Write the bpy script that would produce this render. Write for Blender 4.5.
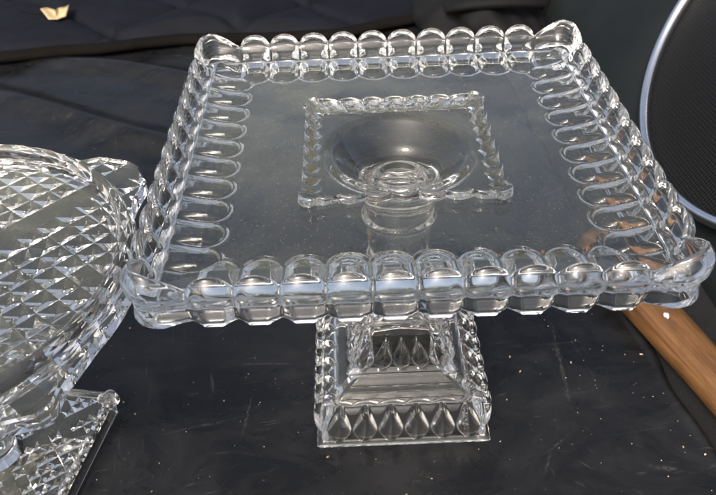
import bpy, bmesh, math, random
import numpy as np
from mathutils import Vector, Matrix

for o in list(bpy.data.objects):
    bpy.data.objects.remove(o)
sc = bpy.context.scene
COL = sc.collection
rad = math.radians

# ------------------------------------------------------------------ camera
PITCH, ROLL = 0.67662, -0.03988
cam_d = bpy.data.cameras.new('camera')
cam = bpy.data.objects.new('camera', cam_d)
COL.objects.link(cam)
fw = Vector((0, math.cos(PITCH), -math.sin(PITCH)))
r0 = Vector((1, 0, 0))
u0 = r0.cross(fw)
rr = math.cos(ROLL) * r0 + math.sin(ROLL) * u0
uu = -math.sin(ROLL) * r0 + math.cos(ROLL) * u0
M = Matrix((rr, uu, -fw)).transposed().to_4x4()
M.translation = Vector((-0.02509, -0.36770, 0.41743))
cam.matrix_world = M
cam_d.sensor_width = 36.0
cam_d.lens = 36.0 * 768.11 / 716.0
cam_d.clip_start = 0.01
cam_d.clip_end = 200.0
cam_d.dof.use_dof = True
cam_d.dof.focus_distance = 0.42
cam_d.dof.aperture_fstop = 20.0
sc.camera = cam

# ------------------------------------------------------------------ sky, sun, exposure
SUN_EL, SUN_AZ = rad(44), rad(202)          # azimuth clockwise from +Y
w = bpy.data.worlds.new('World')
sc.world = w
w.use_nodes = True
wn = w.node_tree.nodes
sky = wn.new('ShaderNodeTexSky')
sky.sky_type = 'NISHITA'
sky.sun_disc = False
sky.sun_elevation = SUN_EL
sky.sun_rotation = SUN_AZ
sky.air_density = 0.8
sky.dust_density = 7.0
sky.ozone_density = 0.3
bg = wn['Background']
bg.inputs['Strength'].default_value = 0.15
hsv = wn.new('ShaderNodeHueSaturation')      # thin cloud veil: a paler blue
hsv.inputs['Saturation'].default_value = 0.75
w.node_tree.links.new(sky.outputs['Color'], hsv.inputs['Color'])
w.node_tree.links.new(hsv.outputs['Color'], bg.inputs['Color'])

sun_d = bpy.data.lights.new('sun', 'SUN')
sun_d.energy = 1.5
sun_d.angle = rad(14)
sun_d.color = (1.0, 0.95, 0.87)
sun = bpy.data.objects.new('sun', sun_d)
COL.objects.link(sun)
sdir = Vector((math.sin(SUN_AZ) * math.cos(SUN_EL), math.cos(SUN_AZ) * math.cos(SUN_EL), math.sin(SUN_EL)))
sun.rotation_euler = sdir.to_track_quat('Z', 'Y').to_euler()
sun.location = sdir * 5

sc.view_settings.view_transform = 'Standard'
sc.view_settings.look = 'None'
sc.view_settings.exposure = 0.65
sc.view_settings.gamma = 1.0
sc.view_settings.use_curve_mapping = False
sc.cycles.max_bounces = 20
sc.cycles.transmission_bounces = 20
sc.cycles.glossy_bounces = 10
sc.cycles.diffuse_bounces = 3
sc.cycles.transparent_max_bounces = 8
sc.cycles.sample_clamp_indirect = 12.0
sc.cycles.use_denoising = True

# ------------------------------------------------------------------ helpers
def new_mat(name):
    m = bpy.data.materials.new(name)
    m.use_nodes = True
    return m, m.node_tree.nodes, m.node_tree.links, m.node_tree.nodes['Principled BSDF']

def ramp(nodes, stops):
    r = nodes.new('ShaderNodeValToRGB')
    el = r.color_ramp.elements
    while len(el) < len(stops):
        el.new(0.5)
    for e, (p, c) in zip(el, stops):
        e.position = p
        e.color = c if len(c) == 4 else (*c, 1)
    return r

def g(v):
    return (v, v, v, 1)

def noise(nodes, links, vec, scale, detail=4, rough=0.6, dist=0.0):
    n = nodes.new('ShaderNodeTexNoise')
    n.inputs['Scale'].default_value = scale
    n.inputs['Detail'].default_value = detail
    n.inputs['Roughness'].default_value = rough
    n.inputs['Distortion'].default_value = dist
    if vec is not None:
        links.new(vec, n.inputs['Vector'])
    return n

def mix_col(nodes, links, fac, a, b, mode='MIX'):
    m = nodes.new('ShaderNodeMix')
    m.data_type = 'RGBA'
    m.blend_type = mode
    for sock, v in ((m.inputs['Factor'], fac), (m.inputs['A'], a), (m.inputs['B'], b)):
        if hasattr(v, 'is_linked'):
            links.new(v, sock)
        else:
            sock.default_value = v
    return m.outputs['Result']

def math_n(nodes, links, op, a, b=0.0):
    m = nodes.new('ShaderNodeMath')
    m.operation = op
    for i, v in enumerate((a, b)):
        if hasattr(v, 'is_linked'):
            links.new(v, m.inputs[i])
        else:
            m.inputs[i].default_value = v
    return m.outputs[0]

def mapping(nodes, links, vec, scale=(1, 1, 1), rot=(0, 0, 0), loc=(0, 0, 0)):
    m = nodes.new('ShaderNodeMapping')
    m.inputs['Scale'].default_value = scale
    m.inputs['Rotation'].default_value = rot
    m.inputs['Location'].default_value = loc
    links.new(vec, m.inputs['Vector'])
    return m.outputs[0]

def link_obj(name, me, parent=None, mat=None):
    o = bpy.data.objects.new(name, me)
    COL.objects.link(o)
    if parent is not None:
        o.parent = parent
    if mat is not None and me is not None and not me.materials:
        me.materials.append(mat)
    return o

def tag(o, label=None, category=None, group=None, kind=None):
    if label: o['label'] = label
    if category: o['category'] = category
    if group: o['group'] = group
    if kind: o['kind'] = kind
    return o

def mesh_from(name, verts, faces, smooth=True, mat=None):
    me = bpy.data.meshes.new(name)
    me.from_pydata([tuple(map(float, v)) for v in verts], [], [list(map(int, f)) for f in faces])
    if smooth:
        me.shade_smooth()
    if mat: me.materials.append(mat)
    me.update()
    return me

def mesh_from_bm(name, bm, mat=None, smooth=False):
    bmesh.ops.recalc_face_normals(bm, faces=bm.faces)
    me = bpy.data.meshes.new(name)
    bm.to_mesh(me)
    bm.free()
    if smooth: me.shade_smooth()
    if mat: me.materials.append(mat)
    return me

def smooth01(x):
    x = np.clip(x, 0, 1)
    return x * x * (3 - 2 * x)

# ------------------------------------------------------------------ materials
def glass_mat(name, tint, dust, film=0.0):
    m, n, l, b = new_mat(name)
    b.inputs['Base Color'].default_value = (*tint, 1)
    b.inputs['Roughness'].default_value = 0.012
    b.inputs['IOR'].default_value = 1.52
    b.inputs['Transmission Weight'].default_value = 1.0
    tc = n.new('ShaderNodeTexCoord')
    geo = n.new('ShaderNodeNewGeometry')
    sep = n.new('ShaderNodeSeparateXYZ')
    l.new(geo.outputs['Normal'], sep.inputs[0])
    up = math_n(n, l, 'MULTIPLY', math_n(n, l, 'MAXIMUM', sep.outputs['Z'], 0.0), 1.0)
    up = math_n(n, l, 'POWER', up, 3.0)
    # fine settled dust: specks and a broken film, thickest on upward faces
    vor = n.new('ShaderNodeTexVoronoi')
    vor.inputs['Scale'].default_value = 680
    l.new(tc.outputs['Object'], vor.inputs['Vector'])
    rs = ramp(n, [(0.10, g(1)), (0.17, g(0))])
    l.new(vor.outputs['Distance'], rs.inputs['Fac'])
    pick = n.new('ShaderNodeSeparateColor')
    l.new(vor.outputs['Color'], pick.inputs[0])
    keep = math_n(n, l, 'GREATER_THAN', pick.outputs[0], 0.62)
    specks = math_n(n, l, 'MULTIPLY', rs.outputs['Color'], keep)
    fine = noise(n, l, tc.outputs['Object'], 900, 2, 0.6)
    rf = ramp(n, [(0.45, g(0)), (0.75, g(1))])
    l.new(fine.outputs['Fac'], rf.inputs['Fac'])
    patch = noise(n, l, tc.outputs['Object'], 11, 8, 0.68, 1.0)
    rp = ramp(n, [(0.36, g(0.10)), (0.50, g(0.55)), (0.68, g(1.0))])
    l.new(patch.outputs['Fac'], rp.inputs['Fac'])
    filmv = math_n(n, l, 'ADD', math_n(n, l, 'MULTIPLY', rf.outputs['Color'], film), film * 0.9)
    vd = n.new('ShaderNodeVectorMath'); vd.operation = 'DISTANCE'      # back-left veil of reflected light, painted in as a denser film
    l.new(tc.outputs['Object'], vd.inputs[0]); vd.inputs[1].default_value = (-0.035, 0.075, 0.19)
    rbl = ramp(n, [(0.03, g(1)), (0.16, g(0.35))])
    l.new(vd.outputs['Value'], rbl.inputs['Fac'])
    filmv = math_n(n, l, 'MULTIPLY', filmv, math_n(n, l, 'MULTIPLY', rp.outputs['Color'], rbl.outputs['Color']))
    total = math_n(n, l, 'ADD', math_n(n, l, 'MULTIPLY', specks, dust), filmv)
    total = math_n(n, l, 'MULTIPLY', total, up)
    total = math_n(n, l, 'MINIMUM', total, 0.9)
    dif = n.new('ShaderNodeBsdfDiffuse')
    dif.inputs['Color'].default_value = (0.50, 0.50, 0.36, 1)
    mx = n.new('ShaderNodeMixShader')
    l.new(total, mx.inputs[0])
    l.new(b.outputs[0], mx.inputs[1])
    l.new(dif.outputs[0], mx.inputs[2])
    l.new(mx.outputs[0], n['Material Output'].inputs['Surface'])
    return m

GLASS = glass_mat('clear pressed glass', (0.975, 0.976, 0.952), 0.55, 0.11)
GLASS2 = glass_mat('clear cut glass', (0.978, 0.978, 0.962), 0.3, 0.22)

def mat_rubber():
    m, n, l, b = new_mat('black rubber mat')
    tc = n.new('ShaderNodeTexCoord')
    v = tc.outputs['Object']
    big = noise(n, l, v, 5, 5, 0.6)
    c0 = ramp(n, [(0.3, (0.003, 0.0032, 0.0037)), (0.7, (0.008, 0.0083, 0.0092))])
    l.new(big.outputs['Fac'], c0.inputs['Fac'])
    col = c0.outputs['Color']
    # dusty smears
    sm = noise(n, l, mapping(n, l, v, (1, 1.8, 1), (0, 0, 0.3)), 13, 9, 0.72, 0.8)
    rsm = ramp(n, [(0.42, g(0)), (0.78, g(1))])
    l.new(sm.outputs['Fac'], rsm.inputs['Fac'])
    col = mix_col(n, l, math_n(n, l, 'MULTIPLY', rsm.outputs['Color'], 0.45), col, (0.036, 0.0355, 0.035, 1))
    # scuffs and scratches: thin ridges of stretched noise, in broken stretches
    scr = None
    for (rot, sx, sy, th, seed) in ((-0.12, 22, 420, 0.64, 1.7), (1.40, 18, 380, 0.65, 5.1), (2.25, 34, 500, 0.66, 9.3), (-0.45, 40, 420, 0.65, 12.0), (0.7, 60, 260, 0.67, 3.3), (0.05, 70, 330, 0.66, 7.7)):
        vv = mapping(n, l, mapping(n, l, v, (1, 1, 1), (0, 0, rot)), (sx, sy, 1.0), (0, 0, 0), (seed, seed * 2, 0))
        a = noise(n, l, vv, 1.0, 2, 0.55)
        ra = ramp(n, [(th - 0.02, g(0)), (th + 0.14, g(0.9))])
        l.new(a.outputs['Fac'], ra.inputs['Fac'])
        brk = noise(n, l, mapping(n, l, v, loc=(seed * 3, 0, 0)), 11, 5, 0.75)
        rb = ramp(n, [(0.52, g(0)), (0.68, g(1))])
        l.new(brk.outputs['Fac'], rb.inputs['Fac'])
        s = math_n(n, l, 'MULTIPLY', ra.outputs['Color'], rb.outputs['Color'])
        scr = s if scr is None else math_n(n, l, 'MAXIMUM', scr, s)
    # a few long scuffs where they lie on this mat: (x, y, angle, half length, half width)
    for (x0, y0, ang, hl, hw) in ((0.118, 0.010, 1.52, 0.060, 0.0022), (-0.105, -0.022, 1.45, 0.030, 0.0016), (-0.14, -0.035, 0.22, 0.030, 0.0012), (-0.095, 0.02, -0.05, 0.034, 0.0014), (0.165, -0.083, -0.3, 0.016, 0.004), (0.10, -0.06, 0.6, 0.014, 0.0016), (0.13, 0.03, 0.1, 0.03, 0.0012), (0.09, -0.075, 1.2, 0.012, 0.0012)):
        vv = mapping(n, l, v, (1, 1, 1), (0, 0, -ang))
        sx_ = n.new('ShaderNodeSeparateXYZ')
        l.new(vv, sx_.inputs[0])
        cx = x0 * math.cos(ang) + y0 * math.sin(ang)
        cy = -x0 * math.sin(ang) + y0 * math.cos(ang)
        wob = noise(n, l, v, 60, 3, 0.6)
        dx = math_n(n, l, 'ABSOLUTE', math_n(n, l, 'SUBTRACT', sx_.outputs['X'], cx))
        dy = math_n(n, l, 'ABSOLUTE', math_n(n, l, 'SUBTRACT', math_n(n, l, 'ADD', sx_.outputs['Y'], math_n(n, l, 'MULTIPLY', math_n(n, l, 'SUBTRACT', wob.outputs['Fac'], 0.5), 0.004)), cy))
        inx = math_n(n, l, 'MAXIMUM', math_n(n, l, 'SUBTRACT', 1.0, math_n(n, l, 'DIVIDE', dx, hl)), 0.0)
        wn2 = noise(n, l, v, 75, 4, 0.7)
        wv2 = math_n(n, l, 'MULTIPLY', math_n(n, l, 'MAXIMUM', math_n(n, l, 'SUBTRACT', wn2.outputs['Fac'], 0.36), 0.01), hw * 5.0)
        iny = math_n(n, l, 'SUBTRACT', 1.0, math_n(n, l, 'DIVIDE', dy, wv2))
        br2 = noise(n, l, v, 420, 4, 0.7)
        rb2 = ramp(n, [(0.40, g(0)), (0.70, g(0.8))])
        l.new(br2.outputs['Fac'], rb2.inputs['Fac'])
        s = math_n(n, l, 'MULTIPLY', math_n(n, l, 'MULTIPLY', inx, math_n(n, l, 'MAXIMUM', iny, 0.0)), rb2.outputs['Color'])
        scr = math_n(n, l, 'MAXIMUM', scr, s)
    col = mix_col(n, l, math_n(n, l, 'MULTIPLY', scr, 0.58), col, (0.15, 0.145, 0.13, 1))
    # pin-prick grit
    vo = n.new('ShaderNodeTexVoronoi')
    vo.inputs['Scale'].default_value = 210
    l.new(v, vo.inputs['Vector'])
    rg = ramp(n, [(0.05, g(1)), (0.09, g(0))])
    l.new(vo.outputs['Distance'], rg.inputs['Fac'])
    sp = n.new('ShaderNodeSeparateColor')
    l.new(vo.outputs['Color'], sp.inputs[0])
    kp = math_n(n, l, 'GREATER_THAN', sp.outputs[0], 0.93)
    grit = math_n(n, l, 'MULTIPLY', rg.outputs['Color'], kp)
    col = mix_col(n, l, math_n(n, l, 'MULTIPLY', grit, 0.7), col, (0.25, 0.23, 0.2, 1))
    l.new(col, b.inputs['Base Color'])
    rr_ = noise(n, l, v, 16, 5, 0.65)
    rro = ramp(n, [(0.3, g(0.20)), (0.7, g(0.34))])
    l.new(rr_.outputs['Fac'], rro.inputs['Fac'])
    rough = math_n(n, l, 'ADD', rro.outputs['Color'], math_n(n, l, 'MULTIPLY', rsm.outputs['Color'], 0.2))
    l.new(rough, b.inputs['Roughness'])
    b.inputs['IOR'].default_value = 1.45
    b.inputs['Specular IOR Level'].default_value = 0.4
    fine = noise(n, l, v, 380, 3, 0.6)
    hgt = math_n(n, l, 'ADD', math_n(n, l, 'MULTIPLY', fine.outputs['Fac'], 0.5), math_n(n, l, 'MULTIPLY', scr, -1.0))
    bp = n.new('ShaderNodeBump')
    bp.inputs['Strength'].default_value = 0.35
    bp.inputs['Distance'].default_value = 0.0006
    l.new(hgt, bp.inputs['Height'])
    l.new(bp.outputs[0], b.inputs['Normal'])
    return m

def simple(name, color, rough, nscale=40, var=0.3, bump=0.3, dist=0.0008, metallic=0.0, stretch=(1, 1, 1), sheen=0.0, spec=0.5):
    m, n, l, b = new_mat(name)
    tc = n.new('ShaderNodeTexCoord')
    v = mapping(n, l, tc.outputs['Object'], stretch)
    a = noise(n, l, v, nscale, 6, 0.65)
    lo = tuple(c * (1 - var) for c in color)
    hi = tuple(c * (1 + var) for c in color)
    r_ = ramp(n, [(0.3, lo), (0.7, hi)])
    l.new(a.outputs['Fac'], r_.inputs['Fac'])
    l.new(r_.outputs['Color'], b.inputs['Base Color'])
    b.inputs['Roughness'].default_value = rough
    b.inputs['Metallic'].default_value = metallic
    b.inputs['Specular IOR Level'].default_value = spec
    if sheen:
        b.inputs['Sheen Weight'].default_value = sheen
    bp = n.new('ShaderNodeBump')
    bp.inputs['Strength'].default_value = bump
    bp.inputs['Distance'].default_value = dist
    a2 = noise(n, l, v, nscale * 8, 4, 0.6)
    l.new(a2.outputs['Fac'], bp.inputs['Height'])
    l.new(bp.outputs[0], b.inputs['Normal'])
    return m

RUBBER = mat_rubber()
QUILT = simple('navy quilted cloth', (0.0032, 0.0042, 0.0080), 0.8, 30, 0.35, 0.5, 0.0006, spec=0.2)
BIND = simple('brown black cloth binding', (0.005, 0.004, 0.0032), 0.9, 60, 0.3, 0.5, spec=0.1)
PANEL = simple('dark grey moulded plastic', (0.0075, 0.0095, 0.0092), 0.5, 12, 0.25, 0.25, 0.0005, spec=0.3)
CARPET = simple('black boot carpet', (0.004, 0.004, 0.0045), 0.95, 90, 0.4, 0.9, 0.002)
CHROME = simple('brushed silver ring', (0.80, 0.81, 0.83), 0.18, 30, 0.08, 0.05, metallic=1.0)
BAG = simple('black nylon bag', (0.004, 0.004, 0.0045), 0.8, 40, 0.3, 0.4, spec=0.25)
LEAF = simple('dry leaf', (0.50, 0.38, 0.20), 0.7, 70, 0.35, 0.5)
CRUMB = simple('pale crumbs', (0.34, 0.27, 0.20), 0.8, 60, 0.7, 0.3)

# ================================================================== SETTING
# ---- boot floor carpet below everything
bm = bmesh.new()
bmesh.ops.create_grid(bm, x_segments=1, y_segments=1, size=1.0)
for v in bm.verts:
    v.co.x = v.co.x * 1.1
    v.co.y = 0.35 + v.co.y * 1.05
    v.co.z = -0.0045
tag(link_obj('boot_floor', mesh_from_bm('boot_floor', bm, CARPET)), kind='structure')

# ---- rubber mat: a sheet with soft wrinkles towards the back, right edge curling down
rng = np.random.default_rng(4)
def mat_right_edge(y):
    return np.interp(y, [-0.6, -0.0663, -0.0143, 0.0468, 0.2, 0.6, 1.0],
                        [0.29, 0.2010, 0.1918, 0.1863, 0.175, 0.15, 0.10])
def wrinkle(x, y):
    z = np.zeros_like(x)
    # long soft folds running back-left to right
    for (x0, y0, ang, wid, h, length, xc) in ((-0.321, 0.520, -0.42, 0.019, 0.0125, 0.15, -0.30),
                                              (-0.339, 0.405, -0.42, 0.020, 0.0125, 0.17, -0.33),
                                              (-0.20, 0.47, -0.10, 0.03, 0.006, 0.20, -0.1),
                                              (-0.40, 0.22, -0.1, 0.03, 0.004, 0.20, -0.35)):
        d = (y - y0) - math.tan(ang) * (x - x0) + 0.012 * np.sin(x * 17 + y0 * 30)
        z += h * np.exp(-(d / wid) ** 2) * np.exp(-((x - xc) / length) ** 2)
    z += 0.0010 * np.sin(x * 23 + 1.2) * np.sin(y * 19 + .4) * smooth01((np.hypot(x, y) - 0.12) / 0.15)
    return z
nx, ny = 220, 260
vs, fs = [], []
for j in range(ny + 1):
    y = -0.65 + 1.37 * j / ny
    xe = float(mat_right_edge(y)) + 0.0012 * math.sin(y * 90) + 0.001 * math.sin(y * 47 + 1)
    for i in range(nx + 1):
        s = i / nx
        x = -0.9 + (xe + 0.9) * (1 - (1 - s) ** 1.6)
        e = xe - x
        z = float(wrinkle(np.array(x), np.array(y)))
        lip = 0.0018 * math.exp(-((e - 0.006) / 0.003) ** 2)
        drop = -0.004 * max(0.0, 1 - e / 0.003) ** 2
        vs.append((x, y, z - 0.0002 + lip + drop))
for j in range(ny):
    for i in range(nx):
        a = j * (nx + 1) + i
        fs.append((a, a + 1, a + nx + 2, a + nx + 1))
# thickness skirt at the right edge
base = len(vs)
for j in range(ny + 1):
    x, y, z = vs[j * (nx + 1) + nx]
    vs.append((x - 0.001, y, z - 0.012))
for j in range(ny):
    fs.append((j * (nx + 1) + nx, base + j, base + j + 1, (j + 1) * (nx + 1) + nx))
mat_o = link_obj('floor_mat', mesh_from('floor_mat', vs, fs, True, RUBBER))
tag(mat_o, kind='structure')

# ================================================================== BACKGROUND THINGS
# ---- quilted blanket with a bound edge
def seam_y(x):
    return np.interp(x, [-1.2, -0.47, -0.346, -0.241, -0.051, 0.043, 0.113, 0.15, 0.25, 0.4],
                        [0.52, 0.555, 0.568, 0.595, 0.592, 0.619, 0.646, 0.622, 0.60, 0.58])
quilt = tag(link_obj('quilted_blanket', None), 'dark navy diamond quilted blanket spread behind the black mat', 'blanket')
nx, ny = 330, 190
vs, fs = [], []
def quilt_z(x, yy, k):
    a, b_ = 0.17, 0.15
    u_, v_ = (x / a + yy / b_), (x / a - yy / b_)
    du = abs(u_ - round(u_)); dv = abs(v_ - round(v_))
    groove = math.exp(-(du / 0.045) ** 2) + math.exp(-(dv / 0.045) ** 2)
    puff = min(1.0, 2.2 * min(du, dv) ** 0.6)
    z = 0.015 + 0.008 * puff - 0.006 * min(1.2, groove)
    z += 0.006 * math.sin(x * 9 + yy * 6) + 0.004 * math.sin(x * 21 - yy * 13 + 1)
    return z
for j in range(ny + 1):
    f = j / ny
    for i in range(nx + 1):
        x = -1.05 + 1.75 * i / nx
        y0 = float(seam_y(x))
        y = y0 + 0.62 * f
        z = quilt_z(x, y, 0)
        rim = min(1.0, f * 0.62 / 0.02)
        z = 0.004 + (z - 0.004) * math.sqrt(rim) + max(0, y - 0.88) ** 1.3 * 1.0
        vs.append((x, y, z))
for j in range(ny):
    for i in range(nx):
        a = j * (nx + 1) + i
        fs.append((a, a + 1, a + nx + 2, a + nx + 1))
link_obj('quilted_cloth', mesh_from('quilted_cloth', vs, fs, True, QUILT), quilt)
vs, fs = [], []
NB = 200
for i in range(NB + 1):
    x = -1.05 + 1.75 * i / NB
    y = float(seam_y(x)) - 0.002 + 0.001 * math.sin(x * 60)
    for k in range(10):
        a = 2 * math.pi * k / 10
        vs.append((x, y + 0.011 * math.cos(a), 0.0085 + 0.0065 * math.sin(a) + 0.003 * math.sin(x * 12)))
for i in range(NB):
    for k in range(10):
        a = i * 10 + k; b_ = i * 10 + (k + 1) % 10
        fs.append((a, a + 10, b_ + 10, b_))
link_obj('binding', mesh_from('binding', vs, fs, True, BIND), quilt)

# ---- moulded side panel with a round speaker let into it
n_p = Vector((-0.763, -0.067, 0.643)).normalized()
c_p = Vector((0.381, 0.206, 0.171))
e1 = Vector((0, 0, 1)).cross(n_p).normalized()          # along the panel, towards the camera/back
e2 = n_p.cross(e1).normalized()                          # up the panel
if e2.z < 0: e2 = -e2; e1 = -e1
def on_panel(a, b_, h=0.0):
    return c_p + e1 * a + e2 * b_ + n_p * h
panel = tag(link_obj('side_trim_panel', None), 'dark grey green plastic side panel sloping up around the speaker', 'panel')
vs, fs = [], []
na, nb = 90, 70
for j in range(nb + 1):
    for i in range(na + 1):
        a = -0.75 + 1.5 * i / na
        b_ = -0.255 + 0.80 * j / nb
        rr_ = math.hypot(a, b_)
        h = -0.016 * math.exp(-((rr_ - 0.199) / 0.022) ** 2) if rr_ > 0.199 else -0.016
        h += 0.004 * math.sin(a * 7) - 0.018 * math.exp(-((b_ + 0.255) / 0.03) ** 2)
        vs.append(on_panel(a, b_, h - 0.002))
for j in range(nb):
    for i in range(na):
        a = j * (na + 1) + i
        fs.append((a, a + 1, a + na + 2, a + na + 1))
link_obj('trim_shell', mesh_from('trim_shell', vs, fs, True, PANEL), panel)

def mat_grille():
    m, n, l, b = new_mat('black speaker mesh')
    tc = n.new('ShaderNodeTexCoord')
    v = tc.outputs['UV']
    vo = n.new('ShaderNodeTexVoronoi')
    vo.inputs['Scale'].default_value = 1.0
    vo.inputs['Randomness'].default_value = 0.0
    l.new(v, vo.inputs['Vector'])
    r_ = ramp(n, [(0.26, g(0.0)), (0.40, g(1.0))])
    l.new(vo.outputs['Distance'], r_.inputs['Fac'])
    col = mix_col(n, l, r_.outputs['Color'], (0.0008, 0.0008, 0.0008, 1), (0.010, 0.010, 0.010, 1))
    l.new(col, b.inputs['Base Color'])
    b.inputs['Roughness'].default_value = 0.5
    b.inputs['Specular IOR Level'].default_value = 0.2
    bp = n.new('ShaderNodeBump')
    bp.inputs['Strength'].default_value = 0.9
    bp.inputs['Distance'].default_value = 0.0015
    l.new(r_.outputs['Color'], bp.inputs['Height'])
    l.new(bp.outputs[0], b.inputs['Normal'])
    return m
speaker = tag(link_obj('round_speaker', None), 'round black mesh speaker with a thin silver ring at right', 'speaker')
speaker.location = c_p
bm = bmesh.new()
rings, seg = 14, 96
uvl = bm.loops.layers.uv.new('UVMap')
grid = []
for k in range(rings + 1):
    R = 0.1930 * k / rings
    h = 0.008 * (1 - (R / 0.193) ** 2)
    row = []
    for s in range(seg):
        a = 2 * math.pi * s / seg
        row.append(bm.verts.new(e1 * (R * math.cos(a)) + e2 * (R * math.sin(a)) + n_p * h) if k or s == 0 else row[0])
    grid.append(row)
for k in range(rings):
    for s in range(seg):
        q = [grid[k][s], grid[k + 1][s], grid[k + 1][(s + 1) % seg], grid[k][(s + 1) % seg]]
        q = list(dict.fromkeys(q))
        f = bm.faces.new(q)
for f in bm.faces:
    for lp in f.loops:
        c = lp.vert.co
        lp[uvl].uv = (c.dot(e1) / 0.0031, c.dot(e2) / 0.0031)
me = mesh_from_bm('grille', bm, mat_grille(), True)
link_obj('grille', me, speaker)
def torus(R, prof, seg=128):
    vs, fs = [], []
    K = len(prof)
    for s in range(seg):
        a = 2 * math.pi * s / seg
        d = e1 * math.cos(a) + e2 * math.sin(a)
        for (dr, h) in prof:
            vs.append(d * (R + dr) + n_p * h)
    for s in range(seg):
        for k in range(K):
            a, b_ = s * K + k, s * K + (k + 1) % K
            c, d = ((s + 1) % seg) * K + k, ((s + 1) % seg) * K + (k + 1) % K
            fs.append((a, c, d, b_))
    return vs, fs
prof = [(0.0052 * math.cos(t), 0.004 + 0.0065 * math.sin(t)) for t in np.linspace(0, 2 * math.pi, 16, endpoint=False)]
vs, fs = torus(0.1970, prof)
link_obj('trim_ring', mesh_from('trim_ring', vs, fs, True, CHROME), speaker)

# ---- black bag behind the mat
bag = tag(link_obj('black_bag', None), 'soft black bag slumped behind the back right glass corner', 'bag')
bm = bmesh.new()
bmesh.ops.create_icosphere(bm, subdivisions=5, radius=1.0)
for v in bm.verts:
    c = v.co.copy()
    k = 1 + 0.10 * math.sin(c.x * 5 + c.z * 4) + 0.06 * math.sin(c.y * 9 - c.x * 6) + 0.03 * math.sin(c.x * 17 + c.y * 13)
    v.co = Vector((c.x * 0.085 * k, c.y * 0.10 * k, max(-0.02, c.z * 0.055 * k)))
link_obj('bag_body', mesh_from_bm('bag_body', bm, BAG, True), bag)
vs, fs = [], []
NB = 60
for i in range(NB + 1):
    t = math.pi * i / NB
    p = Vector((0.060 * math.cos(t), -0.045 - 0.03 * math.sin(t), 0.030 + 0.020 * math.sin(t)))
    for (a, b_) in ((-.012, .002), (.012, .002), (.012, -.002), (-.012, -.002)):
        vs.append(p + Vector((0, a, b_)) + Vector((math.cos(t), 0, math.sin(t))) * b_)
for i in range(NB):
    for k in range(4):
        a = i * 4 + k; b_ = i * 4 + (k + 1) % 4
        fs.append((a, a + 4, b_ + 4, b_))
link_obj('strap', mesh_from('strap', vs, fs, True, BAG), bag)
bag.location = (0.155, 0.605, 0.016)

# ---- dry leaf on the blanket
bm = bmesh.new()
out = [(-.018, .004), (-.010, -.011), (.001, -.017), (.012, -.006), (.019, .008), (.013, .019), (.004, .015), (.001, .005), (-.004, .007), (-.010, .010)]
top = [bm.verts.new((x, y, 0.006 + 0.5 * abs(x) * 0.5 + 0.004 * math.sin(y * 200))) for x, y in out]
cen = bm.verts.new((0, -0.002, 0.003))
for i in range(len(top)):
    bm.faces.new((cen, top[i], top[(i + 1) % len(top)]))
bmesh.ops.subdivide_edges(bm, edges=bm.edges[:], cuts=2, use_grid_fill=True, smooth=0.3)
ex = bmesh.ops.extrude_face_region(bm, geom=bm.faces[:])
for v in [e for e in ex['geom'] if isinstance(e, bmesh.types.BMVert)]:
    v.co.z += 0.0007
leaf = tag(link_obj('dry_leaf', None), 'small curled tan dry leaf lying on the quilted blanket', 'leaf')
link_obj('blade', mesh_from_bm('blade', bm, LEAF, True), leaf)
vs, fs = [], []
for i in range(9):
    t = i / 8
    for k in range(5):
        a = 2 * math.pi * k / 5
        vs.append((-0.017 - 0.026 * t, 0.003 + 0.006 * t * t + 0.0007 * math.cos(a), 0.006 + 0.0007 * math.sin(a) + 0.004 * t))
for i in range(8):
    for k in range(5):
        a = i * 5 + k; b_ = i * 5 + (k + 1) % 5
        fs.append((a, a + 5, b_ + 5, b_))
link_obj('stalk', mesh_from('stalk', vs, fs, True, BIND), leaf)
leaf.location = (-0.4186, 0.642, 0.022)
leaf.rotation_euler = (0.1, 0.1, 0.35)

# ---- wooden tool handle at the right
def mat_wood():
    m, n, l, b = new_mat('worn golden wood')
    tc = n.new('ShaderNodeTexCoord')
    v = mapping(n, l, tc.outputs['Object'], (60, 60, 2.6))
    a = noise(n, l, v, 3.5, 8, 0.7, 0.7)
    r_ = ramp(n, [(0.25, (0.07, 0.026, 0.008)), (0.5, (0.150, 0.070, 0.024)), (0.75, (0.225, 0.115, 0.045))])
    l.new(a.outputs['Fac'], r_.inputs['Fac'])
    st = noise(n, l, mapping(n, l, tc.outputs['Object'], (1, 1, .4)), 45, 5, 0.7)
    rs = ramp(n, [(0.34, g(0.35)), (0.62, g(1))])
    l.new(st.outputs['Fac'], rs.inputs['Fac'])
    col = mix_col(n, l, 1.0, r_.outputs['Color'], rs.outputs['Color'], 'MULTIPLY')
    chip = noise(n, l, tc.outputs['Object'], 130, 3, 0.6)
    rc = ramp(n, [(0.70, g(0)), (0.75, g(1))])
    l.new(chip.outputs['Fac'], rc.inputs['Fac'])
    col = mix_col(n, l, math_n(n, l, 'MULTIPLY', rc.outputs['Color'], 0.6), col, (0.6, 0.45, 0.3, 1))
    l.new(col, b.inputs['Base Color'])
    b.inputs['Roughness'].default_value = 0.42
    bp = n.new('ShaderNodeBump')
    bp.inputs['Strength'].default_value = 0.4
    bp.inputs['Distance'].default_value = 0.0008
    l.new(a.outputs['Fac'], bp.inputs['Height'])
    l.new(bp.outputs[0], b.inputs['Normal'])
    return m
WOOD = mat_wood()
vs, fs = [], []
L, K, NS = 0.42, 28, 60
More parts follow.
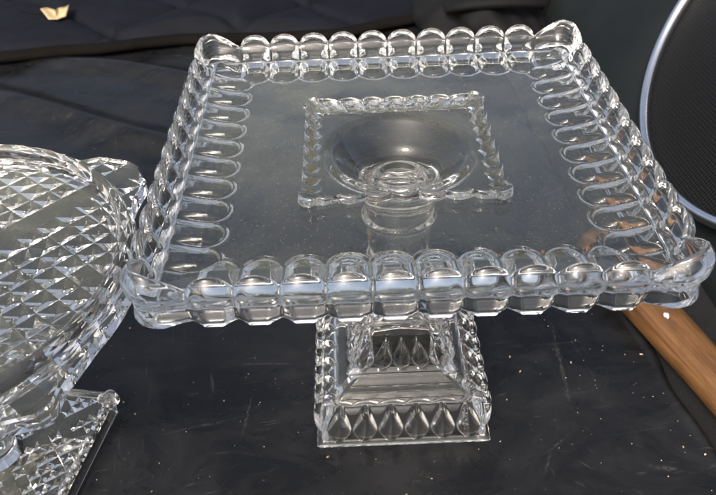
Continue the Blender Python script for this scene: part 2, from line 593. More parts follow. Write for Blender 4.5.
for i in range(NS + 1):
    t = i / NS
    z = -L / 2 + L * t
    rx = 0.0175 - 0.001 * t + 0.0008 * math.sin(t * 11)
    endr = min(1.0, math.sqrt(max(0.0, min(t, 1 - t) / 0.02)))
    for k in range(K):
        a = 2 * math.pi * k / K
        vs.append((rx * endr * math.cos(a), rx * 0.92 * endr * math.sin(a), z))
for i in range(NS):
    for k in range(K):
        a = i * K + k; b_ = i * K + (k + 1) % K
        fs.append((a, b_, b_ + K, a + K))
handle = tag(link_obj('wooden_handle', None), 'golden brown wooden tool handle beside the edge of the black mat', 'tool handle')
hs = link_obj('shaft', mesh_from('shaft', vs, fs, True, WOOD), handle)
p0, p1 = Vector((0.1925, 0.0548, 0.0115)), Vector((0.2155, -0.0258, 0.0115))
hd = (p1 - p0).normalized()
handle.rotation_euler = hd.to_track_quat('Z', 'Y').to_euler()
handle.location = p0 + hd * 0.125
bm = bmesh.new()
bmesh.ops.create_icosphere(bm, subdivisions=2, radius=0.0018)
for v in bm.verts:
    v.co *= 1 + 0.25 * math.sin(v.co.x * 2600 + v.co.z * 1900)
    v.co.z *= 1.5
WHITE = simple('white paint fleck', (0.75, 0.74, 0.72), 0.6)
pf = link_obj('paint_fleck', mesh_from_bm('paint_fleck', bm, WHITE, True), handle)
_q = hd.to_track_quat('Z', 'Y')
_n = Vector((-0.25, -0.35, 0.9)); _n = (_n - hd * _n.dot(hd)).normalized()
pf.location = _q.inverted() @ (p0 + hd * 0.028 + _n * 0.0166 - Vector(handle.location))

# ---- crumbs and grit scattered on the mat
random.seed(11)
bm = bmesh.new()
for k in range(330):
    x = random.uniform(-0.30, 0.20); y = random.uniform(-0.12, 0.35)
    if k > 180: y = random.uniform(-0.10, 0.06)
    if x > float(mat_right_edge(y)) - 0.01: continue
    if abs(x) < 0.062 and abs(y) < 0.062: continue
    s = random.choice((0.0002, 0.0002, 0.0003, 0.0003, 0.0004, 0.0006)) * random.uniform(0.7, 1.2)
    mt = Matrix.Translation((x, y, s * 0.5 + float(wrinkle(np.array(x), np.array(y))))) @ Matrix.Rotation(random.uniform(0, 6.28), 4, 'Z') @ Matrix.Diagonal((random.uniform(0.8, 2.2), 1, 0.8, 1))
    r_ = bmesh.ops.create_icosphere(bm, subdivisions=1, radius=s, matrix=mt)
    for v in r_['verts']:
        v.co += Vector((random.uniform(-1, 1), random.uniform(-1, 1), random.uniform(-1, 1))) * s * 0.25
tag(link_obj('crumbs', mesh_from_bm('crumbs', bm, CRUMB)), 'tiny pale crumbs and grit scattered over the black mat', 'crumbs', kind='stuff')

# ================================================================== SQUARE GLASS CAKE STAND
Z0 = 0.1930                 # top of the plate's floor
D0, RC = 0.1290, 0.0165      # outer half size, corner radius
A0 = D0 - RC
PIT = 0.0198                # scallop pitch, ten to a side
NSTR = 229
LS = np.linspace(-A0, A0, NSTR)
NARC = 26

def base_attr():
    side, lat, arc = [], [], []
    for k in range(4):
        for x in LS:
            side.append(k); lat.append(x); arc.append(0.0)
        for a in range(1, NARC + 1):
            side.append(k); lat.append(A0); arc.append(a / (NARC + 1))
    return np.array(side), np.array(lat), np.array(arc)
SIDE, LAT, ARC = base_attr()
NN = len(SIDE)
# side k outward normal angle: 0 -> -Y (front), then counter clockwise
ANG = -math.pi / 2 + SIDE * math.pi / 2
def loop_xy(d, r):
    """rounded square of half size d, corner radius r"""
    out = np.zeros((NN, 2)); nrm = np.zeros((NN, 2))
    nx_, ny_ = np.cos(ANG), np.sin(ANG)
    tx, ty = -ny_, nx_
    a = (d - r)
    lat = LAT / A0 * a
    st = ARC == 0
    out[:, 0] = nx_ * d + tx * lat
    out[:, 1] = ny_ * d + ty * lat
    nrm[:, 0], nrm[:, 1] = nx_, ny_
    th = ARC * math.pi / 2
    cx, cy = nx_ * a + tx * a, ny_ * a + ty * a
    ox, oy = nx_ * np.cos(th) + tx * np.sin(th), ny_ * np.cos(th) + ty * np.sin(th)
    m = ~st
    out[m, 0] = (cx + ox * r)[m]; out[m, 1] = (cy + oy * r)[m]
    nrm[m, 0] = ox[m]; nrm[m, 1] = oy[m]
    return out, nrm
XY0, NR0 = loop_xy(D0, RC)
CIRC = loop_xy(1.0, 0.02)[0]
CIRC = CIRC / np.linalg.norm(CIRC, axis=1)[:, None]

# scallop coordinates along the rim
ear_len = (A0 - 5 * PIT) + RC * math.pi / 4
pos_from_edge = np.where(ARC > 0, (A0 - 5 * PIT) + RC * math.pi / 2 * np.minimum(ARC, 1 - ARC), np.maximum(0, np.abs(LAT) - 5 * PIT))
EAR = np.clip(pos_from_edge / ear_len, 0, 1)
IS_EAR = (np.abs(LAT) > 5 * PIT) | (ARC > 0)
IDX = np.clip(np.floor(LAT / PIT).astype(int) + 5, 0, 9)
TT = np.where(IS_EAR, 0.5, LAT / PIT - np.floor(LAT / PIT) - 0.5)
BULGE = np.where(IS_EAR, np.sin(np.pi / 2 * np.clip(EAR * 1.5, 0, 1)) ** 0.8, np.sqrt(np.clip(1 - (2 * TT) ** 2, 0, 1)))
TOP = np.where(IS_EAR, 6.8 + 11.2 * np.sin(np.pi / 2 * np.clip(EAR * 1.15, 0, 1)) ** 0.9, 6.8 + 8.6 * np.sqrt(np.clip(1 - (2 * TT) ** 2, 0, 1)))
RDG = 1 - BULGE

def finger(d, lat):
    """underside height (mm) and signed distance (m) to the flute outline"""
    R = 0.0089
    dc = 0.0897 + R
    idx = np.clip(np.floor(lat / PIT), -5, 4)
    lc = lat - (idx + 0.5) * PIT
    sd = np.where(d < dc, np.hypot(lc, d - dc) - R, np.abs(lc) - R)
    sd = np.where(np.abs(lat) > 5.02 * PIT, np.abs(np.abs(lat) - 5 * PIT) + 0.0009, sd)
    fade = 1 - smooth01((d - 0.1095) / 0.006)
    ridge = -1.5 * np.exp(-((sd - 0.0004) / 0.0009) ** 2) * (0.25 + 0.75 * fade)
    ins = smooth01(-sd / 0.0055)
    along = np.interp(d, [0.0897, 0.0950, 0.1000, 0.1060, 0.1130, 0.1200], [0.3, 1.2, 2.6, 2.2, 0.8, 0.0])
    return -6.5 + np.interp(d, [0.098, 0.103, 0.120], [0.0, 0.6, 3.6]) + ridge + ins * along, sd

loops, tags = [], []         # each loop (NN,3); tag of the band that starts at it
def add(xy, z, tg):
    p = np.zeros((NN, 3))
    p[:, :2] = xy
    p[:, 2] = z
    loops.append(p); tags.append(tg)

mm = 0.001
# --- top: the well
for R in np.concatenate([[0.0003], np.linspace(0.003, 0.037, 24)]):
    q = R / 0.038
    z = -1.5 - 19.5 * (1 - q ** 2.0)
    z += 1.3 * math.exp(-((R - 0.0125) / 0.0012) ** 2) - 1.6 * math.exp(-((R - 0.0) / 0.009) ** 2) - 0.9 * math.exp(-((R - 0.0155) / 0.0015) ** 2)
    add(CIRC * R, Z0 + z * mm, 'well')
for R, z in ((0.0385, -1.85), (0.0400, -1.58), (0.0415, -1.5)):
    add(CIRC * R, Z0 + z * mm, 'well')
# --- circle to square, inner floor
sq, _ = loop_xy(0.0427, 0.0008)
for m in (0.5, 1.0):
    add(CIRC * 0.0416 * (1 - m) + sq * m, Z0 - 0.0015, 'well_floor' if m < 1 else 'lip')
# --- raised wavy lip
NL = 7
def wavef(d):
    xy, nr = loop_xy(d, 0.004)
    a = d - 0.004
    lat = LAT / A0
    ph = (lat + 1) / 2 * NL
    wv = np.where(ARC > 0, 1.0, np.abs(np.sin(np.pi * ph)) ** 0.7)
    corner = np.where(ARC > 0, 1.0, np.clip((np.abs(lat) - 0.90) / 0.10, 0, 1))
    wv = np.maximum(wv, corner)
    return xy, nr, wv, corner
for d, z, wa in ((0.0448, -1.45, 0.0), (0.0453, -1.1, 0.05), (0.0462, -0.2, 0.15), (0.0475, 0.9, 0.3), (0.0488, 2.0, 0.5), (0.0500, 3.0, 0.7), (0.0510, 3.8, 0.9), (0.0518, 4.2, 1.0), (0.0526, 4.1, 1.0), (0.0532, 3.5, 1.0), (0.0534, 2.6, 1.0), (0.0534, 1.6, 1.0), (0.0534, 0.7, 1.0), (0.0535, 0.2, 1.0), (0.0538, 0.02, 1.0), (0.0542, 0.0, 1.0)):
    d0 = d; d = d - 0.0018
    xy, nr, wv, co = wavef(d)
    d = d0
    sc_ = 1.0 if d > 0.0505 else 0.55
    off = (2.8 * wv - 1.4) * wa * mm * sc_ + 1.6 * co * wa * mm
    dip = 0.0
    if 0.0456 < d < 0.0505: dip = -1.3 * wv
    add(xy + nr * off[:, None], Z0 + (z + dip + 0.4 * wa * co * (z > 1)) * mm, 'lip')
add(loop_xy(0.0590, 0.006)[0], Z0, 'plate')
for d in (0.0605, 0.075, 0.09, 0.0965, 0.0985):
    add(loop_xy(d, 0.0005)[0], Z0, 'plate')
for d, z in ((0.1000, 0.12), (0.1015, 0.5), (0.1035, 1.1), (0.1060, 1.9), (0.1090, 2.8), (0.1115, 3.5)):
    add(loop_xy(d, 0.0005)[0], Z0 + z * mm, 'plate')
# --- wall
def wall(o, z, tg):
    add(XY0 - NR0 * (np.broadcast_to(o, (NN,)) * mm)[:, None], Z0 + np.broadcast_to(z, (NN,)) * mm, tg)
for o, z in ((16, 3.85), (14.0, 4.35), (12.6, 4.7), (11.4, 5.05), (10.9, 5.2)):
    wall(o, z, 'plate' if o > 12.6 else 'wall')
for f in np.linspace(0, 1, 9):
    o = 10.5 + (6.9 - 10.5) * f + 0.9 * RDG * f - 1.2 * BULGE * np.sin(np.pi * f)
    z = 5.4 + (TOP - 1.4 - 5.4) * f
    wall(o + 0.6 * RDG * f ** 3, z, 'wall')
for o, dz in ((6.4, -0.75), (5.8, -0.2), (5.1, 0.0), (4.4, -0.15), (3.9, -0.6), (3.5, -1.2)):
    wall(o + 1.0 * RDG, TOP + dz, 'wall')
for f in np.linspace(0.1, 1, 10):
    z = TOP - 1.2 + (5.3 - (TOP - 1.2)) * f
    o = 0.7 + 2.8 * (1 - f) ** 1.2 - 1.5 * BULGE * np.sin(np.pi * f) + (1.2 + 1.6 * f) * RDG
    wall(o, z, 'wall')
def facet(th):
    gsc = np.clip((np.abs(TT) - th) / (0.5 - th), 0, 1)
    gear = 1 - np.clip(EAR * 2.2, 0, 1)
    return np.where(IS_EAR, gear, gsc)
wall(1.2 + 2.8 * RDG, 5.0, 'wall')
for f, z in ((0.0, 4.6), (0.06, 4.0), (0.18, 2.2), (0.35, -0.4), (0.5, -2.7), (0.65, -5.0), (0.8, -7.2), (0.92, -9.0), (1.0, -10.2)):
    gg = facet(0.34 - 0.14 * f)
    earc = np.where(IS_EAR, 1.6 * np.sin(np.pi * f) * np.clip(EAR * 2, 0, 1), 0)
    wall(0.7 + 1.6 * f + (2.6 + 1.8 * f) * gg + earc, z + 0.9 * gg * f, 'wall')
gg = facet(0.20)
for o, z in ((4.7, -11.0), (5.6, -11.5), (6.8, -11.5), (8.0, -11.45)):
    wall(o - 1.6 + 4.2 * gg * (1 - (o - 4.7) / 5), z + 0.9 * gg * (1 - (o - 4.7) / 5), 'wall')
def under_from_xy(xy):
    p = XY0 * 0 + xy
    nx_, ny_ = np.cos(ANG), np.sin(ANG)
    d = p[:, 0] * nx_ + p[:, 1] * ny_
    lat = -p[:, 0] * ny_ + p[:, 1] * nx_
    arcm = ARC > 0.5
    d2 = np.where(np.abs(lat) > d, np.abs(lat), d)
    l2 = np.where(np.abs(lat) > d, np.sign(lat) * d, lat)
    return finger(d2, l2)
FSD = {}
for o in np.linspace(9.2, 16, 9):
    xy = XY0 - NR0 * o * mm
    h, sd = under_from_xy(xy)
    k = smooth01((o - 9.5) / 3.5)
    FSD[len(loops)] = sd
    add(xy, Z0 + (h * k + (-11.4) * (1 - k)) * mm, 'under')
for d in np.linspace(0.1122, 0.0874, 36):
    xy = loop_xy(d, 0.0005)[0]
    h, sd = under_from_xy(xy)
    FSD[len(loops)] = sd
    add(xy, Z0 + h * mm, 'under')
for d in (0.080, 0.066, 0.054):
    add(loop_xy(d, 0.0005)[0], Z0 - 6.5 * mm, 'plate')
# --- underside of the well, down to the stem
for R, z in ((0.0455, -6.5), (0.0435, -6.9), (0.041, -8.2), (0.037, -11), (0.033, -14), (0.029, -17), (0.025, -20.0), (0.0230, -23.5), (0.0215, -26.5)):
    add(CIRC * R, Z0 + z * mm, 'well' if R < 0.045 else 'plate')
# --- round stem with a collar (heights from the mat here on)
ZS, HS = 1.085, 1.045
_n0 = len(loops)
for R, z in ((0.0200, 0.150), (0.0195, 0.145), (0.0193, 0.140), (0.0192, 0.1365), (0.0200, 0.1352), (0.0212, 0.1338), (0.0214, 0.1325), (0.0208, 0.1312), (0.0197, 0.1302), (0.0190, 0.1285), (0.0186, 0.122), (0.0180, 0.114), (0.0176, 0.108)):
    add(CIRC * R, z, 'collar' if 0.1300 < z < 0.1360 else 'stem')
for m, h, z in ((0.35, 0.0174, 0.104), (0.7, 0.0175, 0.1005), (1.0, 0.0180, 0.0975)):
    add(CIRC * h * (1 - m) + loop_xy(h, 0.0015)[0] * m, z, 'stem')
def petals(h_top, z_top, h_bot, z_bot, n, amp, name, steps=18):
    for f in np.linspace(0, 1, steps):
        h = h_top + (h_bot - h_top) * f
        z = z_top + (z_bot - z_top) * f
        xy, nr = loop_xy(h, 0.0018)
        q = (LAT / A0 + 1) / 2 * n
        t = q - np.floor(q) - 0.5
        v = f
        if v < 0.62: wdt = 0.47 * (0.03 + 0.97 * (v / 0.62) ** 0.85)
        else: wdt = 0.47 * math.sqrt(max(0.002, 1 - ((v - 0.62) / 0.36) ** 2)) if v < 0.98 else 0.02
        bump = np.sqrt(np.clip(1 - (np.abs(t) / wdt) ** 2, 0, 1)) * 0.75 + 0.25 * np.clip(1 - np.abs(t) / wdt, 0, 1)
        bump = np.where(ARC > 0, 0.15, bump) * math.sin(math.pi * min(1, max(0, v)) ** 0.8) ** 0.35 if 0 < v < 1 else np.zeros(NN)
        add(xy + nr * (bump * amp * mm)[:, None], z, name)
petals(0.0184, 0.0950, 0.0212, 0.0765, 4, 2.3, 'petal3', 14)
for h, z in ((0.0226, 0.0752), (0.0227, 0.0738), (0.0216, 0.0722), (0.0222, 0.0690), (0.0240, 0.0640)):
    add(loop_xy(h, 0.0018)[0], z, 'base')
petals(0.0250, 0.0615, 0.0318, 0.0450, 5, 3.8, 'petal2', 18)
for h, z in ((0.0340, 0.0440), (0.0343, 0.0425), (0.0332, 0.0410), (0.0326, 0.0402), (0.0345, 0.0395), (0.039, 0.0380), (0.044, 0.0364)):
    add(loop_xy(h, 0.0022)[0], z, 'base')
q = (LAT / A0 + 1) / 2 * 6
sc6 = np.where(ARC > 0, 0.0, np.abs(np.sin(np.pi * q)))
for h, z, a in ((0.0482, 0.0350, 0.6), (0.0496, 0.0340, 1.0), (0.0500, 0.0329, 1.0), (0.0494, 0.0319, 0.8)):
    xy, nr = loop_xy(h, 0.0022)
    add(xy - nr * (sc6 * a * 1.5 * mm)[:, None], z, 'base')
petals(0.0478, 0.0315, 0.0512, 0.0030, 6, 6.6, 'petal1', 24)
for h, z in ((0.0524, 0.0026), (0.0538, 0.0020), (0.0544, 0.0012), (0.0541, 0.0004), (0.0534, 0.0000), (0.0490, 0.0), (0.0478, 0.0006), (0.0465, 0.004), (0.0445, 0.018), (0.042, 0.0255), (0.036, 0.0285), (0.027, 0.0315), (0.0245, 0.040), (0.0205, 0.055), (0.017, 0.068)):
    add(loop_xy(h, 0.002)[0], z, 'base')
for m, h, z in ((0.4, 0.0135, 0.080), (0.0, 0.0095, 0.089), (0.0, 0.005, 0.0925), (0.0, 0.0003, 0.0935)):
    add(CIRC * h * (1 - m) + loop_xy(h, 0.001)[0] * m, z, 'base')

for _p in loops[_n0:]:
    _p[:, :2] *= HS
    _p[:, 2] *= ZS
P = np.stack(loops)
MM = len(loops)
# vertex normals of the whole closed surface
du = np.roll(P, -1, 1) - np.roll(P, 1, 1)
dv = np.empty_like(P)
dv[1:-1] = P[2:] - P[:-2]; dv[0] = P[1] - P[0]; dv[-1] = P[-1] - P[-2]
FN = np.cross(P[1:] - P[:-1], np.roll(P, -1, 1)[:-1] - P[:-1])      # approx face normals
A_, B_, C_, D_ = P[:-1], np.roll(P, -1, 1)[:-1], np.roll(P, -1, 1)[1:], P[1:]
FN = np.cross(C_ - A_, D_ - B_)                                       # area weighted quad normals
VN = np.zeros_like(P)
VN[:-1] += FN; VN[:-1] += np.roll(FN, 1, 1)
VN[1:] += FN; VN[1:] += np.roll(FN, 1, 1)
sgn = 1.0 if VN[0, :, 2].mean() > 0 else -1.0
ln = np.linalg.norm(VN, axis=2, keepdims=True)
VN = sgn * VN / np.maximum(ln, 1e-14)
VN[0] = (0, 0, 1); VN[-1] = (0, 0, -1)

# face ownership
face_part = np.empty((MM - 1, NN), dtype=object)
unit = np.where(IS_EAR, -1, SIDE * 10 + IDX)
corner_id = np.where(ARC > 0, SIDE, np.where(LAT > 0, SIDE, (SIDE + 3) % 4))
for i in range(MM - 1):
    tg = tags[i]
    if tg == 'wall':
        face_part[i] = [('scallop', int(u_)) if u_ >= 0 else ('corner_lobe', int(c)) for u_, c in zip(unit, corner_id)]
    elif tg == 'under':
        sd = FSD[i]
        nx_, ny_ = np.cos(ANG), np.sin(ANG)
        p = P[i]
        d = p[:, 0] * nx_ + p[:, 1] * ny_
        lat = -p[:, 0] * ny_ + p[:, 1] * nx_
        fi = np.clip(np.floor(lat / PIT).astype(int) + 5, 0, 9)
        ok = (sd < 0.0010) & (np.abs(lat) < 5 * PIT) & (np.abs(lat) <= d + 1e-6) & (ARC == 0)
        face_part[i] = [('flute', int(k * 10 + f)) if o else ('plate', 0) for o, k, f in zip(ok, SIDE, fi)]
    elif tg.startswith('petal'):
        n = {'petal1': 6, 'petal2': 5, 'petal3': 4}[tg]
        q = np.clip(np.floor((LAT / A0 + 1) / 2 * n).astype(int), 0, n - 1)
        face_part[i] = [(tg, int(k * 10 + f)) if a == 0 and l < A0 - 1e-9 else ('base', 0) for k, f, a, l in zip(SIDE, q, ARC, LAT)]
    else:
        nm = {'well_floor': 'well'}.get(tg, tg)
        for j in range(NN): face_part[i, j] = (nm, 0)

Pf = P.reshape(-1, 3); VNf = VN.reshape(-1, 3)
II, JJ = np.meshgrid(np.arange(MM - 1), np.arange(NN), indexing='ij')
J2 = (JJ + 1) % NN
Q = np.stack([II * NN + JJ, (II + 1) * NN + JJ, (II + 1) * NN + J2, II * NN + J2], -1)
if sgn > 0:
    pass
# make winding agree with the outward normals
A_, B_, C_, D_ = Pf[Q[..., 0]], Pf[Q[..., 1]], Pf[Q[..., 2]], Pf[Q[..., 3]]
fnq = np.cross(C_ - A_, D_ - B_)
if (fnq * VNf[Q].mean(-2)).sum() < 0:
    Q = Q[..., ::-1]
groups = {}
fp = face_part.reshape(-1)
Qf = Q.reshape(-1, 4)
for k, key in enumerate(fp):
    groups.setdefault(key, []).append(k)

def shell(name, ids, extra=None):
    q = Qf[ids]
    u_, inv = np.unique(q, return_inverse=True)
    inv = inv.reshape(q.shape)
    v = Pf[u_]
    nrm = VNf[u_]
    me = bpy.data.meshes.new(name)
    me.vertices.add(len(v)); me.vertices.foreach_set('co', v.astype(np.float32).ravel())
    nf = len(q)
    me.loops.add(nf * 4); me.loops.foreach_set('vertex_index', inv.astype(np.int32).ravel())
    me.polygons.add(nf)
    me.polygons.foreach_set('loop_start', np.arange(0, nf * 4, 4, dtype=np.int32))
    me.update(calc_edges=True)
    me.shade_smooth()
    me.normals_split_custom_set_from_vertices([tuple(x) for x in nrm])
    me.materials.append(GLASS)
    return me

stand = tag(link_obj('cake_stand', None), 'tall square clear glass cake stand with scalloped rim and sunken well', 'cake stand')
partobj = {}
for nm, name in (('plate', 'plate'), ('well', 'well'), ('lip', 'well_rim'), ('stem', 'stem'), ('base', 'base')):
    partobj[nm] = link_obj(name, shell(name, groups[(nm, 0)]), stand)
link_obj('stem_collar', shell('stem_collar', groups[('collar', 0)]), partobj['stem'])
for key in sorted(groups):
    nm, k = key
    if nm in ('scallop', 'corner_lobe', 'flute'):
        link_obj(nm, shell(nm, groups[key]), partobj['plate'])
    elif nm.startswith('petal'):
        link_obj('petal', shell('petal', groups[key]), partobj['base'])

# ================================================================== ROUND GLASS STAND AT THE LEFT
C2 = Vector((-0.2613, -0.0620, 0.0))
stand2 = tag(link_obj('round_glass_stand', None), 'pyramid cut clear glass stand with round raised ring, at left edge', 'cake stand')
stand2.location = C2
TAB = rad(48)
ZT, ZB = 0.1610, 0.1520
def outline2():
    pts = []
    for k in range(4):
        a = TAB + k * math.pi / 2
        ca, sa = math.cos(a), math.sin(a)
        sh = (0.0, 0.0, 0.0, 0.013)[k]             # one tab is chipped shorter
        for lat, d in ((-0.040, 0.1168), (-0.023 + sh * 0.5, 0.142 - sh), (-0.004, 0.1500 - sh), (0.004, 0.1500 - sh), (0.023 - sh * 0.7, 0.142 - sh), (0.040, 0.1168)):
            d *= 0.97; lat *= 0.97
            pts.append((d * ca - lat * sa, d * sa + lat * ca))
        for q in np.linspace(0, 1, 10)[1:-1]:
            b0 = a + math.atan2(0.040, 0.1168); b1 = a + math.pi / 2 - math.atan2(0.040, 0.1168)
            bb = b0 + (b1 - b0) * q
            pts.append((0.1198 * math.cos(bb), 0.1198 * math.sin(bb)))
    return pts
OUT2 = outline2()

def cut_sheet(outline, ang, pitch, bars, z, depth, flat_test):
    """outline polygon cut into square cells; every cell that is not flat is poked into a pyramid hanging below"""
    bm = bmesh.new()
    f = bm.faces.new([bm.verts.new((x, y, z)) for x, y in outline])
    ca, sa = math.cos(ang), math.sin(ang)
    ext = max(math.hypot(x, y) for x, y in outline)
    cuts = set(bars)
    k = 1
    b0 = max(bars)
    while b0 + k * pitch < ext:
        cuts.add(round(b0 + k * pitch, 6)); cuts.add(round(-b0 - k * pitch, 6)); k += 1
    for dirv in ((ca, sa), (-sa, ca)):
        for c in cuts:
            bmesh.ops.bisect_plane(bm, geom=bm.verts[:] + bm.edges[:] + bm.faces[:], dist=1e-7,
                                   plane_co=(dirv[0] * c, dirv[1] * c, z), plane_no=(dirv[0], dirv[1], 0))
    pyr, flat = [], []
    for f in bm.faces:
        c = f.calc_center_median()
        u_ = c.x * ca + c.y * sa; v_ = -c.x * sa + c.y * ca
        vs_ = [tuple(v.co) for v in f.verts]
        if flat_test(u_, v_) or f.calc_area() < 0.02 * pitch * pitch:
            flat.append(vs_)
        else:
            pyr.append((vs_, tuple(c), f.calc_area()))
    bm.free()
    return pyr, flat
BH = 0.0070
P2 = 0.0128
def flat2(u_, v_):
    if abs(u_) < BH or abs(v_) < BH: return True
    return False
def diamond2(u_, v_):   # a plain square left between the bars
    k0 = BH + 4 * P2; k1 = BH + 5 * P2
    return k0 < abs(u_) < k1 and k0 < abs(v_) < k1
pyr, flat = cut_sheet(OUT2, TAB, P2, (BH, -BH), ZB, 0.004, lambda a, b_: flat2(a, b_) or diamond2(a, b_))

def ring_loops(specs, outline_pts, n=288):
    ang = np.arange(n) * 2 * math.pi / n
    # outline radius by ray casting
    pts = np.array(outline_pts); nxt = np.roll(pts, -1, 0)
    Rout = np.zeros(n)
    for i, a in enumerate(ang):
        d = np.array((math.cos(a), math.sin(a)))
        best = 0
        for p, q_ in zip(pts, nxt):
            e = q_ - p
            det = d[0] * -e[1] + d[1] * e[0]
            if abs(det) < 1e-12: continue
            t = (p[0] * -e[1] + p[1] * e[0]) / det
            s = (d[0] * p[1] - d[1] * p[0]) / det
            if t > 0 and -1e-6 <= s <= 1 + 1e-6: best = max(best, t)
        Rout[i] = best
    V = []
    for R, z in specs:
        rr_ = Rout + R[1] if isinstance(R, tuple) else np.full(n, R)
        V.append(np.stack([np.cos(ang) * rr_, np.sin(ang) * rr_, np.full(n, z)], 1))
    return np.stack(V)
def loft(V, cap_first=True):
    M_, n = V.shape[:2]
    vs = [tuple(p) for p in V.reshape(-1, 3)]
    fs = []
    for i in range(M_ - 1):
        for j in range(n):
            a, b_ = i * n + j, i * n + (j + 1) % n
            fs.append((a, a + n, b_ + n, b_))
    if cap_first:
        fs.append(tuple(range(n)))
    return vs, fs
# top surface, raised ring, outer edge (open below: the pyramid sheet closes it)
specs = [(0.02, ZT), (0.1054, ZT)]
V = ring_loops(specs, OUT2)
vs, fs = loft(V)
plate2 = link_obj('dish', mesh_from('dish', vs, fs, False, GLASS2), stand2)
specs = [(R_ - 0.0226, z_) for R_, z_ in ((0.128, ZT), (0.1305, ZT + 0.0006), (0.1325, ZT + 0.003), (0.1335, ZT + 0.008), (0.1340, ZT + 0.0112), (0.1352, ZT + 0.0128), (0.1370, ZT + 0.0134), (0.1388, ZT + 0.0128), (0.1399, ZT + 0.0110), (0.1402, ZT + 0.007), (0.1402, ZT + 0.002), (0.1406, ZT + 0.0004), (0.1412, ZT))]
vs, fs = loft(ring_loops(specs, OUT2), False)
link_obj('raised_ring', mesh_from('raised_ring', vs, fs, True, GLASS2), plate2)
vs, fs = loft(ring_loops([(0.1186, ZT), (('o', -0.0012), ZT), (('o', 0.0), ZT - 0.0012), (('o', 0.0), ZB)], OUT2), False)
link_obj('outer_edge', mesh_from('outer_edge', vs, fs, False, GLASS2), plate2)
vs, fs = [], []
for vl in flat:
    b0 = len(vs); vs += vl; fs.append(tuple(range(b0, b0 + len(vl))))
bm = bmesh.new(); me = mesh_from('bars', vs, fs, False, GLASS2)
bm.from_mesh(me); bmesh.ops.remove_doubles(bm, verts=bm.verts, dist=1e-6); bm.to_mesh(me); bm.free()
link_obj('smooth_bars', me, plate2)

def pyramid_mesh(vl, c, depth, mat):
    vs = [(x - c[0], y - c[1], 0) for x, y, z in vl] + [(0, 0, -depth)]
    n = len(vl)
    fs = [((i + 1) % n, i, n) for i in range(n)]
    return mesh_from('pyramid', vs, fs, False, mat)
shared = {}
def add_pyramids(pyr, pitch, z, depth, parent, mat, limit, score):
    pyr = sorted(pyr, key=score)
    near, far = pyr[:limit], pyr[limit:]
    for vl, c, ar in near:
        full = abs(ar - pitch * pitch) < 0.002 * pitch * pitch and len(vl) == 4
        dep = depth * min(1.0, math.sqrt(ar) / pitch)
        if full:
            key = (pitch, mat.name)
            if key not in shared: shared[key] = pyramid_mesh(vl, c, dep, mat)
            me = shared[key]
        else:
            me = pyramid_mesh(vl, c, dep, mat)
        o = link_obj('pyramid', me, parent)
        o.location = (c[0], c[1], z)
    vs, fs = [], []
    for vl, c, ar in far:
        b0 = len(vs); n = len(vl)
        vs += vl + [(c[0], c[1], z - depth * min(1.0, math.sqrt(ar) / pitch))]
        fs += [(b0 + (i + 1) % n, b0 + i, b0 + n) for i in range(n)]
    if vs:
        o = link_obj('pyramid_field', mesh_from('pyramid_field', vs, fs, False, mat), parent)
        o['kind'] = 'stuff'
add_pyramids(pyr, P2, ZB, 0.0028, plate2, GLASS2, 280, lambda p: -(p[1][0] * 1.0 - 0.15 * abs(p[1][1])))

# column
vs, fs = loft(ring_loops([(0.030, ZB - 0.0032), (0.024, 0.13), (0.014, 0.10), (0.012, 0.06), (0.013, 0.035), (0.017, 0.0165)], OUT2, 48), True)
fs.append(tuple(reversed(range(5 * 48, 6 * 48))))
link_obj('column', mesh_from('column', vs, fs, True, GLASS2), stand2)

# square foot with rounded rim and beaded corners
FA = rad(35)
HF = 0.0755
foot = link_obj('foot', None, stand2)
foot_me_parts = []
def sq_pts(h, rc, n=8):
    pts = []
    for k in range(4):
        a0 = FA - math.pi / 4 + k * math.pi / 2       # side normal
        for i in range(n + 1):
            th = a0 + (math.pi / 2) * i / n
            cx = (h - rc) * math.sqrt(2) * math.cos(a0 + math.pi / 4); cy = (h - rc) * math.sqrt(2) * math.sin(a0 + math.pi / 4)
            pts.append((cx + rc * math.cos(th), cy + rc * math.sin(th)))
    return pts
def loft_polys(polys):
    n = len(polys[0][0])
    vs, fs = [], []
    for pts, z in polys:
        vs += [(x, y, z) for x, y in pts]
    for i in range(len(polys) - 1):
        for j in range(n):
            a, b_ = i * n + j, i * n + (j + 1) % n
            fs.append((a, a + n, b_ + n, b_))
    return vs, fs
bpy.data.objects.remove(foot)
FT, FB = 0.0155, 0.0095
vs, fs = loft_polys([(sq_pts(0.0500, 0.003), FT - 0.0005), (sq_pts(0.0525, 0.003), FT - 0.0005)])
fs.insert(0, tuple(range(36)))
foot = link_obj('foot', mesh_from('foot', vs, fs, False, GLASS2), stand2)
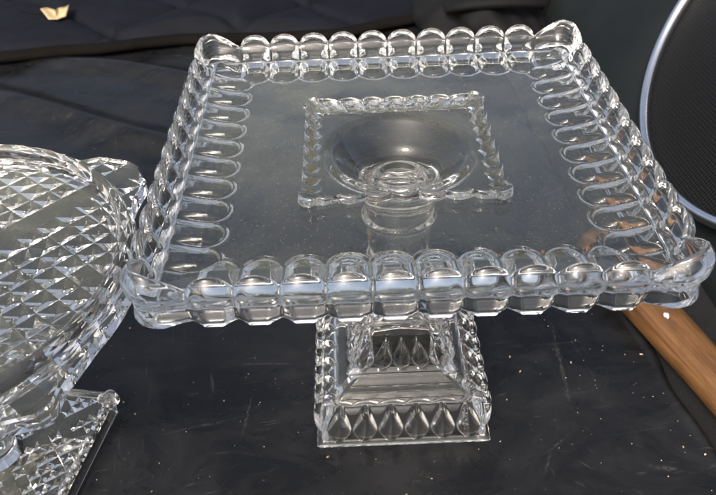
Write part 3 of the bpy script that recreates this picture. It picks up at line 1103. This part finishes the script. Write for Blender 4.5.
prof_f = [(0.0645, FT - 0.0005), (0.0652, FT + 0.0002), (0.0662, FT + 0.0010), (0.0676, FT + 0.0014), (0.0700, FT + 0.0014), (0.0722, FT + 0.0010), (0.0738, FT - 0.0002), (0.0745, FT - 0.0024), (0.0745, FT - 0.006), (0.0738, 0.0012), (0.0730, 0.0), (0.0690, 0.0), (0.0672, 0.0012), (0.0660, FB)]
vs, fs = loft_polys([(sq_pts(0.0575 - (0.0745 - h) * 0.5, 0.003 if h < 0.07 else 0.006), z) for h, z in prof_f])
link_obj('foot_rim', mesh_from('foot_rim', vs, fs, True, GLASS2), foot)
PF = 0.0070
BF = 0.0036
def flatf(u_, v_):
    # bars along both diagonals and a pair crossing them
    x = (u_ + v_) / math.sqrt(2); y = (u_ - v_) / math.sqrt(2)
    return abs(u_) < BF or abs(v_) < BF or abs(abs(u_) - 0.056) < 0.0035 and abs(v_) < 0.06 and False
pyr, flat = cut_sheet(sq_pts(0.05325, 0.003), FA, PF, (BF, -BF), FB, 0.0025, flatf)
def bar_cross(vl, c):
    ca, sa = math.cos(FA + math.pi / 4), math.sin(FA + math.pi / 4)
    u_ = c[0] * ca + c[1] * sa; v_ = -c[0] * sa + c[1] * ca
    return abs(abs(u_) - 0.024) < 0.0034 or abs(abs(v_) - 0.024) < 0.0034
flat += [p[0] for p in pyr if bar_cross(p[0], p[1])]
pyr = [p for p in pyr if not bar_cross(p[0], p[1])]
vs, fs = [], []
for vl in flat:
    b0 = len(vs); vs += vl; fs.append(tuple(range(b0, b0 + len(vl))))
link_obj('foot_bars', mesh_from('foot_bars', vs, fs, False, GLASS2), foot)
add_pyramids(pyr, PF, FB, 0.0024, foot, GLASS2, 190, lambda p: -(p[1][0] - 0.1 * p[1][1]))
for k in range(4):
    a = FA + k * math.pi / 2
    bm = bmesh.new()
    bmesh.ops.create_uvsphere(bm, u_segments=20, v_segments=12, radius=0.0072)
    for v in bm.verts:
        k_ = 1 + 0.10 * math.cos(4 * math.atan2(v.co.y, v.co.x))
        v.co.x *= k_; v.co.y *= k_
        v.co.z = v.co.z * 0.55 if v.co.z > 0 else v.co.z * 0.9
    o = link_obj('corner_bead', mesh_from_bm('corner_bead', bm, GLASS2, True), foot)
    o.location = (0.0752 * math.cos(a), 0.0752 * math.sin(a), FT - 0.0022)
